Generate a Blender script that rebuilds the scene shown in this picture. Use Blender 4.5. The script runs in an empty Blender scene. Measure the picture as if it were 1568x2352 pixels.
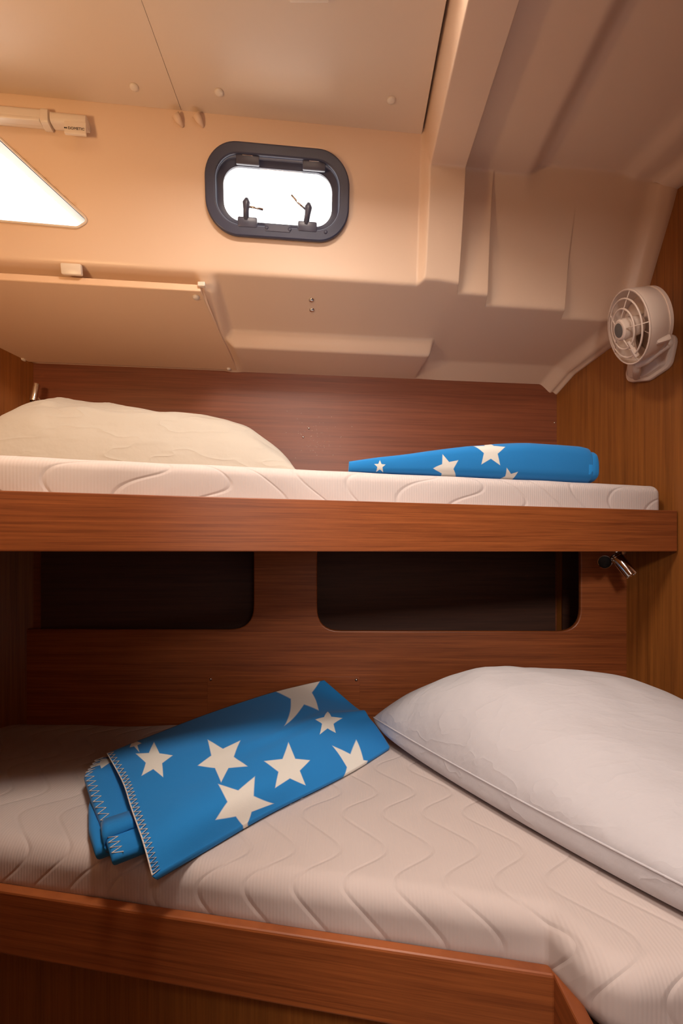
import bpy, bmesh, math, random
import numpy as np
from mathutils import Vector, Matrix, noise

random.seed(7)
sc = bpy.context.scene
C = sc.collection

# ------------------------------------------------------------------ camera
F = 1150.0                      # focal length in pixels of the 1568 x 2352 frame
HY = 1267.0                     # eye level
K = F / 1400.0                  # metres per survey unit along the view depth
cam_d = bpy.data.cameras.new('camera')
cam = bpy.data.objects.new('camera', cam_d); C.objects.link(cam)
cam.location = (0, 0, 0); cam.rotation_euler = (math.pi/2, 0, 0)
cam_d.sensor_fit = 'VERTICAL'; cam_d.sensor_height = 36.0
cam_d.lens = 36.0 * F / 2352.0
cam_d.shift_y = (HY - 1176.0) / 2352.0
cam_d.clip_start = 0.02
sc.camera = cam

# ------------------------------------------------------------------ world and lights
wd = bpy.data.worlds.new('world'); sc.world = wd; wd.use_nodes = True
bg = wd.node_tree.nodes['Background']
bg.inputs[0].default_value = (1.0, 0.97, 0.93, 1); bg.inputs[1].default_value = 4.5

def area(name, loc, direction, size, size_y, power, col):
    l = bpy.data.lights.new(name, 'AREA'); l.shape = 'RECTANGLE'; l.size = size; l.size_y = size_y
    l.energy = power; l.color = col
    o = bpy.data.objects.new(name, l); C.objects.link(o); o.location = loc
    o.rotation_euler = Vector(direction).to_track_quat('-Z', 'Y').to_euler()
    return o
area('light_hatch', (-0.07, 0.65, 1.235), (0.0, 0.02, -1), 0.30, 0.28, 16.5, (1.0, 0.89, 0.79))
area('light_left_warm_fill', (-0.82, 0.42, 0.42), (0.05, 0.75, 0.80), 0.14, 0.14, 4.4, (1.0, 0.62, 0.30))  # added warm fill aimed up at the left side, no real fixture
area('light_left_top_fill', (-0.86, 0.50, 1.08), (0.10, 0.15, -1), 0.12, 0.12, 1.1, (1.0, 0.55, 0.22))  # added warm fill from above for the left end, no real fixture
area('light_passage', (0.20, -0.62, 0.82), (-0.02, 1, -0.50), 0.24, 0.24, 19.0, (1.0, 0.88, 0.80))
area('light_soffit_fill', (0.30, -0.60, 0.15), (-0.05, 1, 0.30), 0.35, 0.35, 2.6, (1.0, 0.84, 0.74))  # added weak fill that brightens the soffit from below

sc.view_settings.view_transform = 'Standard'; sc.view_settings.look = 'None'
sc.view_settings.gamma = 1.0; sc.view_settings.use_curve_mapping = False
sc.view_settings.exposure = 0.07

# ------------------------------------------------------------------ survey helpers
def W(x, v, z):                       # hull coordinates: v runs square to the hull side
    return Vector((x, (v + .139*x)/.99*K, z))
def D(x, y, z): return Vector((x, y*K, z))
def on_z(px, py, z):
    y = z*F/(HY-py); return Vector(((px-784)/F*y, y, z))
def at(px, py, y14):                  # point seen at (px,py) at survey depth y14
    y = y14*K; return Vector(((px-784)/F*y, y, (HY-py)/F*y))
def hit(px, py, p0, n):
    d = Vector(((px-784)/F, 1.0, (HY-py)/F)); return d*(p0.dot(n)/d.dot(n))
def ss(a, b, x):
    t = min(1.0, max(0.0, (x-a)/(b-a))); return t*t*(3-2*t)
def lerp(a, b, t): return a+(b-a)*t
def xr(y14): return .99 - .3564*(y14-1.79)              # bulkhead on the right
def xl(y14): return -1.03-.5*(2.036-y14) if y14 > 1.4 else -1.348

# ------------------------------------------------------------------ materials
def mat(name, col, rough=.5, metal=0.0, spec=.5, coat=0.0):
    m = bpy.data.materials.new(name); m.use_nodes = True
    b = m.node_tree.nodes['Principled BSDF']
    b.inputs['Base Color'].default_value = (*col, 1); b.inputs['Roughness'].default_value = rough
    b.inputs['Metallic'].default_value = metal; b.inputs['Specular IOR Level'].default_value = spec
    b.inputs['Coat Weight'].default_value = coat
    return m
class N:
    def __init__(s, m): s.t = m.node_tree; s.n = s.t.nodes; s.l = s.t.links; s.b = s.n['Principled BSDF']
    def math(s, op, a, b=None, c=None, clamp=False):
        n = s.n.new('ShaderNodeMath'); n.operation = op; n.use_clamp = clamp
        for i, v in enumerate((a, b, c)):
            if v is None: continue
            if isinstance(v, (int, float)): n.inputs[i].default_value = v
            else: s.l.new(v, n.inputs[i])
        return n.outputs[0]
    def coord(s, kind='Object'):
        return s.n.new('ShaderNodeTexCoord').outputs[kind]
    def sep(s, v):
        n = s.n.new('ShaderNodeSeparateXYZ'); s.l.new(v, n.inputs[0]); return n.outputs
    def mapping(s, v, scale):
        n = s.n.new('ShaderNodeMapping'); s.l.new(v, n.inputs[0]); n.inputs['Scale'].default_value = scale; return n.outputs[0]
    def noise(s, v, scale, detail=3, rough=.5):
        n = s.n.new('ShaderNodeTexNoise'); s.l.new(v, n.inputs['Vector']); n.inputs['Scale'].default_value = scale
        n.inputs['Detail'].default_value = detail; n.inputs['Roughness'].default_value = rough; return n.outputs[0]
    def ramp(s, f, stops):
        n = s.n.new('ShaderNodeValToRGB'); s.l.new(f, n.inputs[0]); e = n.color_ramp.elements
        while len(e) < len(stops): e.new(.5)
        for k, (p, c) in enumerate(stops): e[k].position = p; e[k].color = (*c, 1)
        return n.outputs[0]
    def mix(s, f, a, b):
        n = s.n.new('ShaderNodeMix'); n.data_type = 'RGBA'
        if isinstance(f, (int, float)): n.inputs[0].default_value = f
        else: s.l.new(f, n.inputs[0])
        for i, v in ((6, a), (7, b)):
            if isinstance(v, tuple): n.inputs[i].default_value = (*v, 1)
            else: s.l.new(v, n.inputs[i])
        return n.outputs[2]
    def bump(s, h, strength=.3, dist=.002):
        n = s.n.new('ShaderNodeBump'); s.l.new(h, n.inputs['Height']); n.inputs['Strength'].default_value = strength
        n.inputs['Distance'].default_value = dist; s.l.new(n.outputs[0], s.b.inputs['Normal'])

def wood(name, scale, dark, light, rough=.38):
    m = mat(name, light, rough); q = N(m)
    co = q.coord()
    f1 = q.noise(q.mapping(co, scale), 1.0, 6, .65)
    f2 = q.noise(q.mapping(co, tuple(a*3.1 for a in scale)), 1.0, 4, .6)
    f = q.math('ADD', q.math('MULTIPLY', f1, .62), q.math('MULTIPLY', f2, .38))
    q.l.new(q.ramp(f, [(.34, dark), (.5, tuple((a+b)/2*1.03 for a, b in zip(dark, light))), (.66, light)]), q.b.inputs['Base Color'])
    q.bump(f, .10, .001)
    return m
M = {}
M['wood_h'] = wood('teak_horizontal_grain', (2.2, 2.2, 120), (.17, .043, .012), (.40, .118, .032))
M['wood_v'] = wood('teak_vertical_grain', (90, 90, 1.6), (.17, .055, .010), (.33, .115, .022))
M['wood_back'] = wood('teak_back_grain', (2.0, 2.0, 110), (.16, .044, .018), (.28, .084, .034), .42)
def gel(name, col, rough):
    m = mat(name, col, rough); q = N(m); q.bump(q.noise(q.coord(), 9, 2), .04, .004); return m
M['gel'] = gel('moulded_cream_gelcoat', (.82, .615, .46), .36)
M['panel'] = gel('headliner_panel_cream', (.74, .60, .48), .30)
M['panel2'] = gel('locker_panel_cream', (.80, .56, .38), .42)
M['white_plastic'] = mat('white_plastic', (.80, .70, .60), .32)
M['fan_plastic'] = mat('fan_plastic', (.80, .66, .56), .35)
M['grey_disc'] = mat('grey_fan_badge', (.14, .13, .12), .45)
M['navy'] = mat('dark_window_frame', (.045, .050, .095), .36)
M['navy2'] = mat('dark_window_fittings', (.075, .08, .125), .35)
M['reveal'] = mat('window_reveal_grey', (.62, .64, .62), .5)
M['gasket'] = mat('black_gasket', (.01, .01, .01), .5)
M['chrome'] = mat('chrome', (.75, .72, .68), .12, 1.0)
M['black'] = mat('black_ink', (.015, .015, .015), .6)
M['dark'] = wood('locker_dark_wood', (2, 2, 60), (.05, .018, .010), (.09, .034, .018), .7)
M['floor'] = wood('cabin_floor_wood', (40, 2, 40), (.10, .05, .02), (.2, .1, .04))
m = mat('clear_glass', (1, 1, 1), .0); q = N(m)
tr = q.n.new('ShaderNodeBsdfTransparent'); gl = q.n.new('ShaderNodeBsdfGlossy'); gl.inputs['Roughness'].default_value = .02
mx = q.n.new('ShaderNodeMixShader'); mx.inputs[0].default_value = .06
q.l.new(tr.outputs[0], mx.inputs[1]); q.l.new(gl.outputs[0], mx.inputs[2])
q.l.new(mx.outputs[0], q.n['Material Output'].inputs[0]); M['glass'] = m

def linen(name, col, sc_=9, fold_amt=.15):
    m = mat(name, col, .85, spec=.25); q = N(m); co = q.coord()
    h = q.math('ADD', q.math('MULTIPLY', q.noise(q.mapping(co, (1, 1.6, 1)), sc_, 4, .55), 1.0), q.math('MULTIPLY', q.noise(co, 500, 2), .02))
    rd = q.math('ABSOLUTE', q.math('SUBTRACT', q.math('MULTIPLY', q.noise(q.mapping(co, (1.0, 2.4, 3.0)), 5, 2, .5), 2.0), 1.0))
    rd = q.math('POWER', q.math('SUBTRACT', 1.0, rd, clamp=True), 14)
    h = q.math('ADD', h, q.math('MULTIPLY', rd, fold_amt))
    q.bump(h, .45, .012)
    q.b.inputs['Sheen Weight'].default_value = .15
    return m
M['pillow'] = linen('white_pillowcase', (.58, .56, .58))
M['pillow2'] = linen('cream_pillowcase', (.54, .50, .435), 9, .3)

def quilt(name, col, A, P, S, sx=1.0, ph=0.0):
    m = mat(name, col, .8, spec=.25); q = N(m); X, Y, Z = q.sep(q.coord())
    t = q.math('ADD', Y, Z)
    wv = q.math('MULTIPLY', q.math('SINE', q.math('ADD', q.math('MULTIPLY', t, 2*math.pi/P), ph)), A)
    w2 = q.math('MULTIPLY', q.math('SINE', q.math('MULTIPLY', t, 4*math.pi/P)), A*.12)
    xx = q.math('SUBTRACT', q.math('SUBTRACT', X, wv), w2)
    fr = q.math('ABSOLUTE', q.math('SUBTRACT', q.math('FRACT', q.math('MULTIPLY', xx, 1/S)), .5))
    dist = q.math('MULTIPLY', fr, S)
    n = q.n.new('ShaderNodeMapRange'); n.interpolation_type = 'SMOOTHSTEP'
    q.l.new(dist, n.inputs[0]); n.inputs[1].default_value = 0; n.inputs[2].default_value = .009
    puff = q.math('POWER', q.math('MULTIPLY', dist, 2/S), .5)
    ribs = q.math('MULTIPLY', q.math('SINE', q.math('MULTIPLY', X, 2*math.pi/.0062)), .05)
    h = q.math('ADD', q.math('ADD', q.math('MULTIPLY', n.outputs[0], .55), q.math('MULTIPLY', puff, .6)), ribs)
    h = q.math('ADD', h, q.math('MULTIPLY', q.noise(q.coord(), 5, 3), .8))
    q.bump(h, .42, .005)
    return m
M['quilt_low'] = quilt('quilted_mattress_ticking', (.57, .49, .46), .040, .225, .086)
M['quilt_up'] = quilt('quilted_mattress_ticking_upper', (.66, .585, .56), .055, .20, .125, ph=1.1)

# five-pointed star test as a node group
def star_group():
    g = bpy.data.node_groups.new('star', 'ShaderNodeTree')
    for nm in ('U', 'V', 'CX', 'CY', 'A', 'B', 'C', 'D'):
        g.interface.new_socket(nm, in_out='INPUT', socket_type='NodeSocketFloat')
    g.interface.new_socket('Mask', in_out='OUTPUT', socket_type='NodeSocketFloat')
    gi = g.nodes.new('NodeGroupInput'); go = g.nodes.new('NodeGroupOutput')
    def mt(op, *a, clamp=False):
        n = g.nodes.new('ShaderNodeMath'); n.operation = op; n.use_clamp = clamp
        for i, v in enumerate(a):
            if isinstance(v, (int, float)): n.inputs[i].default_value = v
            else: g.links.new(v, n.inputs[i])
        return n.outputs[0]
    I = {s.name: s for s in gi.outputs if s.name}
    dx = mt('SUBTRACT', I['U'], I['CX']); dy = mt('SUBTRACT', I['V'], I['CY'])
    x = mt('ADD', mt('MULTIPLY', dx, I['A']), mt('MULTIPLY', dy, I['B']))
    y = mt('ADD', mt('MULTIPLY', dx, I['C']), mt('MULTIPLY', dy, I['D']))
    r = mt('SQRT', mt('ADD', mt('MULTIPLY', x, x), mt('MULTIPLY', y, y)))
    a = mt('ADD', mt('ARCTAN2', y, x), 2*math.pi)
    k = 2*math.pi/5
    a = mt('ABSOLUTE', mt('SUBTRACT', mt('FLOORED_MODULO', a, k), k/2))      # 0 at a notch ... k/2 at a tip
    # line from tip (1 at k/2) to notch (ri at 0)
    ri = .45
    tx, ty = math.cos(k/2), math.sin(k/2); nx, ny = ri, 0.0
    ex, ey = tx-nx, ty-ny; L = math.hypot(ex, ey); mx_, my_ = ey/L, -ex/L
    d = mx_*nx + my_*ny
    e = mt('ADD', mt('MULTIPLY', mt('COSINE', a), mx_), mt('MULTIPLY', mt('SINE', a), my_))
    q_ = mt('MULTIPLY', r, e)
    out = mt('MULTIPLY', mt('SUBTRACT', d, q_), 30.0)
    out = mt('MINIMUM', mt('MAXIMUM', mt('ADD', out, .5), 0.0), 1.0)
    g.links.new(out, go.inputs[0])
    return g
SG = star_group()
def fleece(name, stars):
    m = mat(name, (.03, .2, .5), .9, spec=.15); q = N(m)
    U, V, _ = q.sep(q.coord('UV'))
    acc = None
    for (cx, cy, ma, mb, mc, md) in stars:
        n = q.n.new('ShaderNodeGroup'); n.node_tree = SG
        q.l.new(U, n.inputs[0]); q.l.new(V, n.inputs[1])
        for i, v in enumerate((cx, cy, ma, mb, mc, md)): n.inputs[i+2].default_value = v
        acc = n.outputs[0] if acc is None else q.math('MAXIMUM', acc, n.outputs[0])
    q.l.new(q.mix(acc, (.020, .225, .60), (.78, .76, .70)), q.b.inputs['Base Color'])
    q.bump(q.math('ADD', q.noise(q.coord(), 8, 3), q.math('MULTIPLY', q.noise(q.coord(), 400, 2), .06)), .35, .006)
    q.b.inputs['Sheen Weight'].default_value = .12
    return m

# ------------------------------------------------------------------ object helpers
def thing(name, label, cat, loc, group=None):
    o = bpy.data.objects.new(name, None); C.objects.link(o); o.location = loc
    o.empty_display_size = .03
    o['label'] = label; o['category'] = cat
    if group: o['group'] = group
    return o
def wloc(o):
    v = Vector(o.location)
    while o.parent: o = o.parent; v += Vector(o.location)
    return v
def obj(name, me, m=None, parent=None, smooth=False, origin=None):
    """links a mesh given in world coordinates; its own frame starts at origin"""
    if isinstance(me, bmesh.types.BMesh):
        bm = me; me = bpy.data.meshes.new(name); bmesh.ops.recalc_face_normals(bm, faces=bm.faces[:]); bm.to_mesh(me); bm.free()
    if m is not None and not me.materials: me.materials.append(m)
    o = bpy.data.objects.new(name, me); C.objects.link(o)
    base = wloc(parent) if parent else Vector((0, 0, 0))
    org = Vector(origin) if origin is not None else base
    me.transform(Matrix.Translation(-org)); o.location = org - base
    if parent: o.parent = parent
    if smooth:
        me.shade_smooth()
        if smooth == 'auto': 
            try: me.set_sharp_from_angle(angle=math.radians(35))
            except Exception: pass
    return o
def tag(o, label, cat, group=None, kind=None):
    o['label'] = label; o['category'] = cat
    if group: o['group'] = group
    if kind: o['kind'] = kind
    return o
def struct(o, label=None):
    o['kind'] = 'structure'
    if label: o['label'] = label
    return o
def bevelled(bm, w=.002, seg=2):
    es = [e for e in bm.edges if len(e.link_faces) == 2 and e.calc_face_angle(0) > .5]
    bmesh.ops.bevel(bm, geom=es, offset=w, segments=seg, affect='EDGES', profile=.5)
    return bm
def add_hexa(bm, p):           # eight corners: bottom loop 0-3, top loop 4-7
    v = [bm.verts.new(q) for q in p]
    for f in ((0, 3, 2, 1), (4, 5, 6, 7), (0, 1, 5, 4), (1, 2, 6, 5), (2, 3, 7, 6), (3, 0, 4, 7)):
        bm.faces.new([v[i] for i in f])
def prism(pts, off, bw=0.0, seg=2):
    """closed polygon pts (Vectors), extruded by off"""
    bm = bmesh.new()
    a = [bm.verts.new(p) for p in pts]; b = [bm.verts.new(Vector(p)+off) for p in pts]
    bm.faces.new(a); bm.faces.new(b[::-1]); n = len(a)
    for i in range(n): bm.faces.new((a[i], b[i], b[(i+1) % n], a[(i+1) % n]))
    bmesh.ops.recalc_face_normals(bm, faces=bm.faces[:])
    if bw: bevelled(bm, bw, seg)
    return bm
def box_frame(c, e1, e2, e3, a, b, d, bw=.002, bm=None):
    """box centred at c with half sizes a,b,d along unit vectors e1,e2,e3"""
    nb = bm or bmesh.new()
    t = bmesh.new()
    add_hexa(t, [c+e1*(a*i)+e2*(b*j)+e3*(d*k) for k in (-1, 1) for i, j in ((-1, -1), (1, -1), (1, 1), (-1, 1))])
    bmesh.ops.recalc_face_normals(t, faces=t.faces[:])
    if bw: bevelled(t, bw, 2)
    me = bpy.data.meshes.new('tmp'); t.to_mesh(me); t.free(); nb.from_mesh(me); bpy.data.meshes.remove(me)
    return nb
def frame_of(axis):
    a = Vector(axis).normalized(); h = Vector((0, 0, 1)) if abs(a.z) < .9 else Vector((1, 0, 0))
    u = a.cross(h).normalized(); return u, u.cross(a).normalized()*-1, a
def lathe(c, axis, prof, n=40, bm=None, cap=True):
    """prof: list of (distance along axis, radius)"""
    bm = bm or bmesh.new(); u, w, a = frame_of(axis); rings = []
    for (h, r) in prof:
        rings.append([bm.verts.new(Vector(c)+a*h+(u*math.cos(2*math.pi*k/n)+w*math.sin(2*math.pi*k/n))*max(r, 1e-5)) for k in range(n)])
    for A, B in zip(rings, rings[1:]):
        for k in range(n): bm.faces.new((A[k], A[(k+1) % n], B[(k+1) % n], B[k]))
    if cap: bm.faces.new(rings[0][::-1]); bm.faces.new(rings[-1])
    return bm
def tube(path, r, n=8, bm=None, closed=False):
    bm = bm or bmesh.new(); path = [Vector(p) for p in path]; rings = []; m_ = len(path); last = None
    for i, p in enumerate(path):
        a = path[(i-1) % m_] if (closed or i > 0) else p; b = path[(i+1) % m_] if (closed or i < m_-1) else p
        t = (b-a).normalized()
        if last is None: u, w, _ = frame_of(t)
        else: u = (last - t*last.dot(t)).normalized(); w = t.cross(u)
        last = u; rr = r[i] if isinstance(r, (list, tuple)) else r
        rings.append([bm.verts.new(p+(u*math.cos(2*math.pi*k/n)+w*math.sin(2*math.pi*k/n))*rr) for k in range(n)])
    pr = list(zip(rings, rings[1:])) + ([(rings[-1], rings[0])] if closed else [])
    for A, B in pr:
        for k in range(n): bm.faces.new((A[k], A[(k+1) % n], B[(k+1) % n], B[k]))
    if not closed: bm.faces.new(rings[0][::-1]); bm.faces.new(rings[-1])
    return bm
def rrect(hw, hh, r, n=10):
    out = []
    for cx, cy, a0 in ((hw-r, hh-r, 0), (-hw+r, hh-r, 90), (-hw+r, -hh+r, 180), (hw-r, -hh+r, 270)):
        for k in range(n+1):
            a = math.radians(a0+90*k/n); out.append((cx+r*math.cos(a), cy+r*math.sin(a)))
    return out
def round_poly(pts, rad, n=6, lim=.48):
    """2D polygon with rounded corners; rad a number or one per corner"""
    out = []; m_ = len(pts)
    for i in range(m_):
        p = Vector(pts[i]); a = Vector(pts[i-1])-p; b = Vector(pts[(i+1) % m_])-p
        r = rad[i] if isinstance(rad, (list, tuple)) else rad
        if r <= 0: out.append(tuple(p)); continue
        ang = a.angle(b); d = min(r/math.tan(ang/2), lim*a.length, lim*b.length)
        A = p+a.normalized()*d; B = p+b.normalized()*d
        for k in range(n+1):
            t = k/n; out.append(tuple(A*(1-t)**2+p*2*t*(1-t)+B*t*t))
    return out
def plate(outer, holes, to3, thick, bev=0.0):
    """flat sheet with holes: 2D outlines -> world through to3(x, y, h)"""
    cu = bpy.data.curves.new('tmp', 'CURVE'); cu.dimensions = '2D'; cu.fill_mode = 'BOTH'
    cu.extrude = thick/2 - bev; cu.bevel_depth = bev; cu.bevel_resolution = 2
    for loop in [outer]+holes:
        sp = cu.splines.new('POLY'); sp.points.add(len(loop)-1); sp.use_cyclic_u = True
        for p, q_ in zip(sp.points, loop): p.co = (q_[0], q_[1], 0, 1)
    o = bpy.data.objects.new('tmp', cu); C.objects.link(o)
    dg = bpy.context.evaluated_depsgraph_get(); me = bpy.data.meshes.new_from_object(o.evaluated_get(dg))
    bpy.data.objects.remove(o); bpy.data.curves.remove(cu); me.materials.clear()
    for v in me.vertices: v.co = to3(v.co.x, v.co.y, v.co.z)
    return me
def cushion(poly, z0, z1, r, seg=8, jitter=0.0, dome=0.0):
    """closed 2D outline -> soft slab with rounded rims"""
    n = len(poly); P = [Vector(p) for p in poly]
    ar = sum(P[i].x*P[(i+1) % n].y-P[(i+1) % n].x*P[i].y for i in range(n)); sg = 1 if ar > 0 else -1
    nor = []
    for i in range(n):
        t = (P[(i+1) % n]-P[i-1]).normalized(); nor.append(Vector((t.y, -t.x))*sg)
    bm = bmesh.new(); rings = []
    prof = [(r-r*math.cos(a), z0+r-r*math.sin(a)) for a in np.linspace(math.pi/2, 0, seg+1)]
    prof = [(r*(1-math.cos(math.radians(t))), z0+r*(1-math.sin(math.radians(t)))) for t in np.linspace(90, 0, seg+1)]
    prof += [(0, lerp(z0+r, z1-r, k/6)) for k in range(1, 6)] if z1-z0 > 2*r+.001 else []
    prof += [(r*(1-math.cos(math.radians(t))), z1-r*(1-math.sin(math.radians(t)))) for t in np.linspace(0, 90, seg+1)]
    for ins, z in prof:
        ring = []
        for i in range(n):
            p = P[i]-nor[i]*ins
            j = noise.noise(Vector((p.x*9, p.y*9, z*9)))*jitter
            ring.append(bm.verts.new((p.x+nor[i].x*j, p.y+nor[i].y*j, z+j*.6)))
        rings.append(ring)
    for A, B in zip(rings, rings[1:]):
        for k in range(n): bm.faces.new((A[k], A[(k+1) % n], B[(k+1) % n], B[k]))
    bm.faces.new(rings[0][::-1]); f = bm.faces.new(rings[-1])
    bmesh.ops.triangulate(bm, faces=[f])
    return bm
def dense(poly, step):
    out = []; n = len(poly)
    for i in range(n):
        a = Vector(poly[i]); b = Vector(poly[(i+1) % n]); k = max(1, int((b-a).length/step))
        out += [tuple(a.lerp(b, j/k)) for j in range(k)]
    return out
def text_mesh(s, size, extr):
    cu = bpy.data.curves.new('tmp', 'FONT'); cu.body = s; cu.size = size; cu.extrude = extr; cu.align_x = 'CENTER'; cu.align_y = 'CENTER'
    o = bpy.data.objects.new('tmp', cu); C.objects.link(o)
    dg = bpy.context.evaluated_depsgraph_get(); me = bpy.data.meshes.new_from_object(o.evaluated_get(dg))
    bpy.data.objects.remove(o); bpy.data.curves.remove(cu); me.materials.clear(); return me

# ------------------------------------------------------------------ wooden shell of the cabin
ZF, ZT = -1.15, 1.22
def sheet(name, a, b, z0, z1, off, m, label):
    """vertical wall from plan point a to plan point b, thickness towards off"""
    pts = [Vector((a[0], a[1], z0)), Vector((b[0], b[1], z0)), Vector((b[0], b[1], z1)), Vector((a[0], a[1], z1))]
    return struct(obj(name, prism(pts, Vector(off)), m), label)
YB = -.75                                   # plan depth of the bulkhead behind the viewer
bl = W(-1.03, 2.16, 0); br = W(.815, 2.16, 0)
rb = (xr(2.45), 2.45*K); rf = (xr(YB/K), YB)
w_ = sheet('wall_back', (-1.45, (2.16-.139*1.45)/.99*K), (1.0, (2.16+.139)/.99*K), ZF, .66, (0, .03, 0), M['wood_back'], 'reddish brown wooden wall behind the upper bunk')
sheet('wall_right', rb, rf, ZF, ZT, (.03, .008, 0), M['wood_v'], 'brown wooden bulkhead with vertical grain on the right')
struct(obj('wall_left', prism([Vector((xl(y), y*K, z)) for y, z in ((2.15, ZF), (1.4, ZF), (1.4, .86), (1.62, .80), (1.80, .70), (2.15, .63))], Vector((-.03, .02, 0))), M['wood_v']), 'dark wooden wall at the left end of the bunks')
sheet('wall_left_front', (xl(1.4), 1.4*K), (xl(1.4), YB), ZF, ZT, (-.03, 0, 0), M['wood_v'], 'wooden side wall left of the bunks')
sheet('wall_front', (-1.40, YB), (2.0, YB), ZF, ZT, (0, -.03, 0), M['wood_v'], 'wooden bulkhead of the passage behind the doorway')
struct(obj('wall_light_blocker', plate([(-1.35, ZF), (.06, ZF), (.06, .80), (.42, .80), (.42, ZF), (1.62, ZF), (1.62, ZT), (-1.35, ZT)], [], lambda x, y, h: Vector((x, -.07+h, y)), .03), M['wood_v']), 'unseen wooden wall added behind the viewer, its doorway shaped to limit the light')  # unseen blocker, opening sized to keep light off both sides
fl = bmesh.new(); add_hexa(fl, [Vector(p) for p in ((-1.4, YB, ZF-.03), (2, YB, ZF-.03), (2, 2.1, ZF-.03), (-1.4, 2.1, ZF-.03), (-1.4, YB, ZF), (2, YB, ZF), (2, 2.1, ZF), (-1.4, 2.1, ZF))])
struct(obj('floor', fl, M['floor']), 'wooden cabin floor')

# ------------------------------------------------------------------ moulded liner: ceiling, hull side and the sloping underside in one skin
KN_C = [1.165, 1.04, 1.08]
def prof_at(a):
    """(ceiling z, v top, [(v,z) wall knots], [(v,z) soffit knots]) for nominal station a"""
    center = dict(zc=1.165, vt=1.59, wall=[(1.59, 1.165), (1.6, 1.13), (1.66, .93), (1.705, .767)])
    beam = dict(zc=1.04, vt=1.585, wall=[(1.585, 1.04), (1.60, .98), (1.645, .86), (1.682, .774)])
    cd = dict(zc=1.082, vt=1.655, wall=[(1.655, 1.082), (1.672, 1.03), (1.70, .90), (1.722, .762)])
    de = dict(zc=1.082, vt=1.66, wall=[(1.66, 1.082), (1.685, 1.03), (1.735, .90), (1.768, .747)])
    er = dict(zc=1.082, vt=1.66, wall=[(1.66, 1.082), (1.685, 1.03), (1.738, .905), (1.808, .734)])
    def mixp(A, B, t): 
        return dict(zc=lerp(A['zc'], B['zc'], t), vt=lerp(A['vt'], B['vt'], t), wall=[(lerp(p[0], q_[0], t), lerp(p[1], q_[1], t)) for p, q_ in zip(A['wall'], B['wall'])])
    if a < .240: r = mixp(center, beam, ss(.214, .240, a))
    elif a < .36: r = mixp(beam, cd, ss(.336, .340, a))
    elif a < .50: r = mixp(cd, de, ss(.432, .436, a))
    else: r = mixp(de, er, ss(.690, .694, a))
    return r
def soffit_base(a, v):
    k = ss(.27, .36, a)
    z_a = .630+.302*(2.16-v)
    z_b = .672+.243*(2.075-v) if v < 2.075 else lerp(.672, .628, (v-2.075)/.085)
    return lerp(z_a, z_b, k)
def soffit_pt(a, t, vb):
    v = lerp(vb, 2.17, t); z = soffit_base(a, v)
    # raised border at the left and the rail along the back
    border = (1-ss(-.372, -.338, a))*ss(-.41, -.385, a)
    z -= .024*border*ss(1.70, 1.76, v)*(1-ss(1.90, 2.10, v)*.85)
    rail = ss(-.372, -.338, a)*(1-ss(.262+(2.16-v)*.15, .276+(2.16-v)*.15, a))
    z -= rail*.040*ss(1.945, 1.962, v)*max(0, (2.165-v)/.20)
    return v, z
xs = sorted(set([round(x, 5) for x in np.arange(-1.0, .93, .012)] +
                [round(x, 5) for s0 in (.21, .334, .430, .688) for x in np.arange(s0, s0+.034, .002)] +
                [round(x, 5) for x in np.arange(-.44, -.33, .004)] + [round(x, 5) for x in np.arange(.25, .35, .004)]))
cf = [0.0]; d_ = .006
while cf[-1] < 2.35:
    cf.append(cf[-1]+d_); d_ = d_ if cf[-1] < .12 else min(d_*1.25, .12)
cf = cf[::-1]
NW, NS = 64, 84
def poly_eval(k, t):
    L = [0]
    for p, q_ in zip(k, k[1:]): L.append(L[-1]+math.hypot(q_[0]-p[0], q_[1]-p[1]))
    s = t*L[-1]
    for i in range(len(k)-1):
        if s <= L[i+1]+1e-9:
            u_ = (s-L[i])/(L[i+1]-L[i]); return (lerp(k[i][0], k[i+1][0], u_), lerp(k[i][1], k[i+1][1], u_))
    return k[-1]
A0, A1 = -.60, .74
cols = []
for a in xs:
    r = prof_at(a); col = []
    zc = r['zc'] + .034*ss(.530, .580, a) - .016*ss(.80, .83, a)
    for c_ in cf: col.append((r['vt']-c_, zc - (.0 if c_ > .001 else 0)))
    vb = r['wall'][-1][0]; zb = soffit_base(a, vb)
    for i in range(1, NW+1): col.append(poly_eval([(r['vt'], zc)]+r['wall'][1:-1]+[(vb, zb)], i/NW))
    for i in range(1, NS+1): col.append(soffit_pt(a, i/NS, vb))
    col = np.array(col)
    g = np.array([1, 3, 4, 3, 1], float); g /= g.sum()
    ext = np.vstack([col[:1]]*2+[col]+[col[-1:]]*2)
    sm = sum(g[j]*ext[j:j+len(col)] for j in range(5))
    cols.append(sm)
cols = np.array(cols)
nrow = cols.shape[1]
RNG = []
verts = np.zeros((len(xs), nrow, 3))
for i, a in enumerate(xs):
    for j in range(nrow):
        v, z = cols[i, j]
        if a < A0:
            t = (a+1.0)/(A0+1.0)
            y = (v+.139*a)/.99
            for _ in range(3): x = lerp(xl(y), A0, t); y = (v+.139*x)/.99
        elif a > A1:
            t = (a-A1)/(xs[-1]-A1); y = (v+.139*a)/.99
            for _ in range(4): x = lerp(A1, xr(y), t); y = (v+.139*x)/.99
            # flange that turns down against the bulkhead
            e = xr(y)-x
            f = 1-ss(.012, .075, e)
            nv, nz = (0, -1) if j < len(cf) else ((-.9, -.35) if j < len(cf)+NW else (-.25, -.95))
            lip = math.exp(-((e-.016)/.008)**2)*-.009
            v += nv*(.035*f+lip); z += nz*(.035*f+lip)
            for _ in range(3): y = (v+.139*x)/.99; x = xr(y)-e+.004*(1-ss(0, .006, e))
        else: x = a
        verts[i, j] = (x, (v+.139*x)/.99*K, z)
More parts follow.
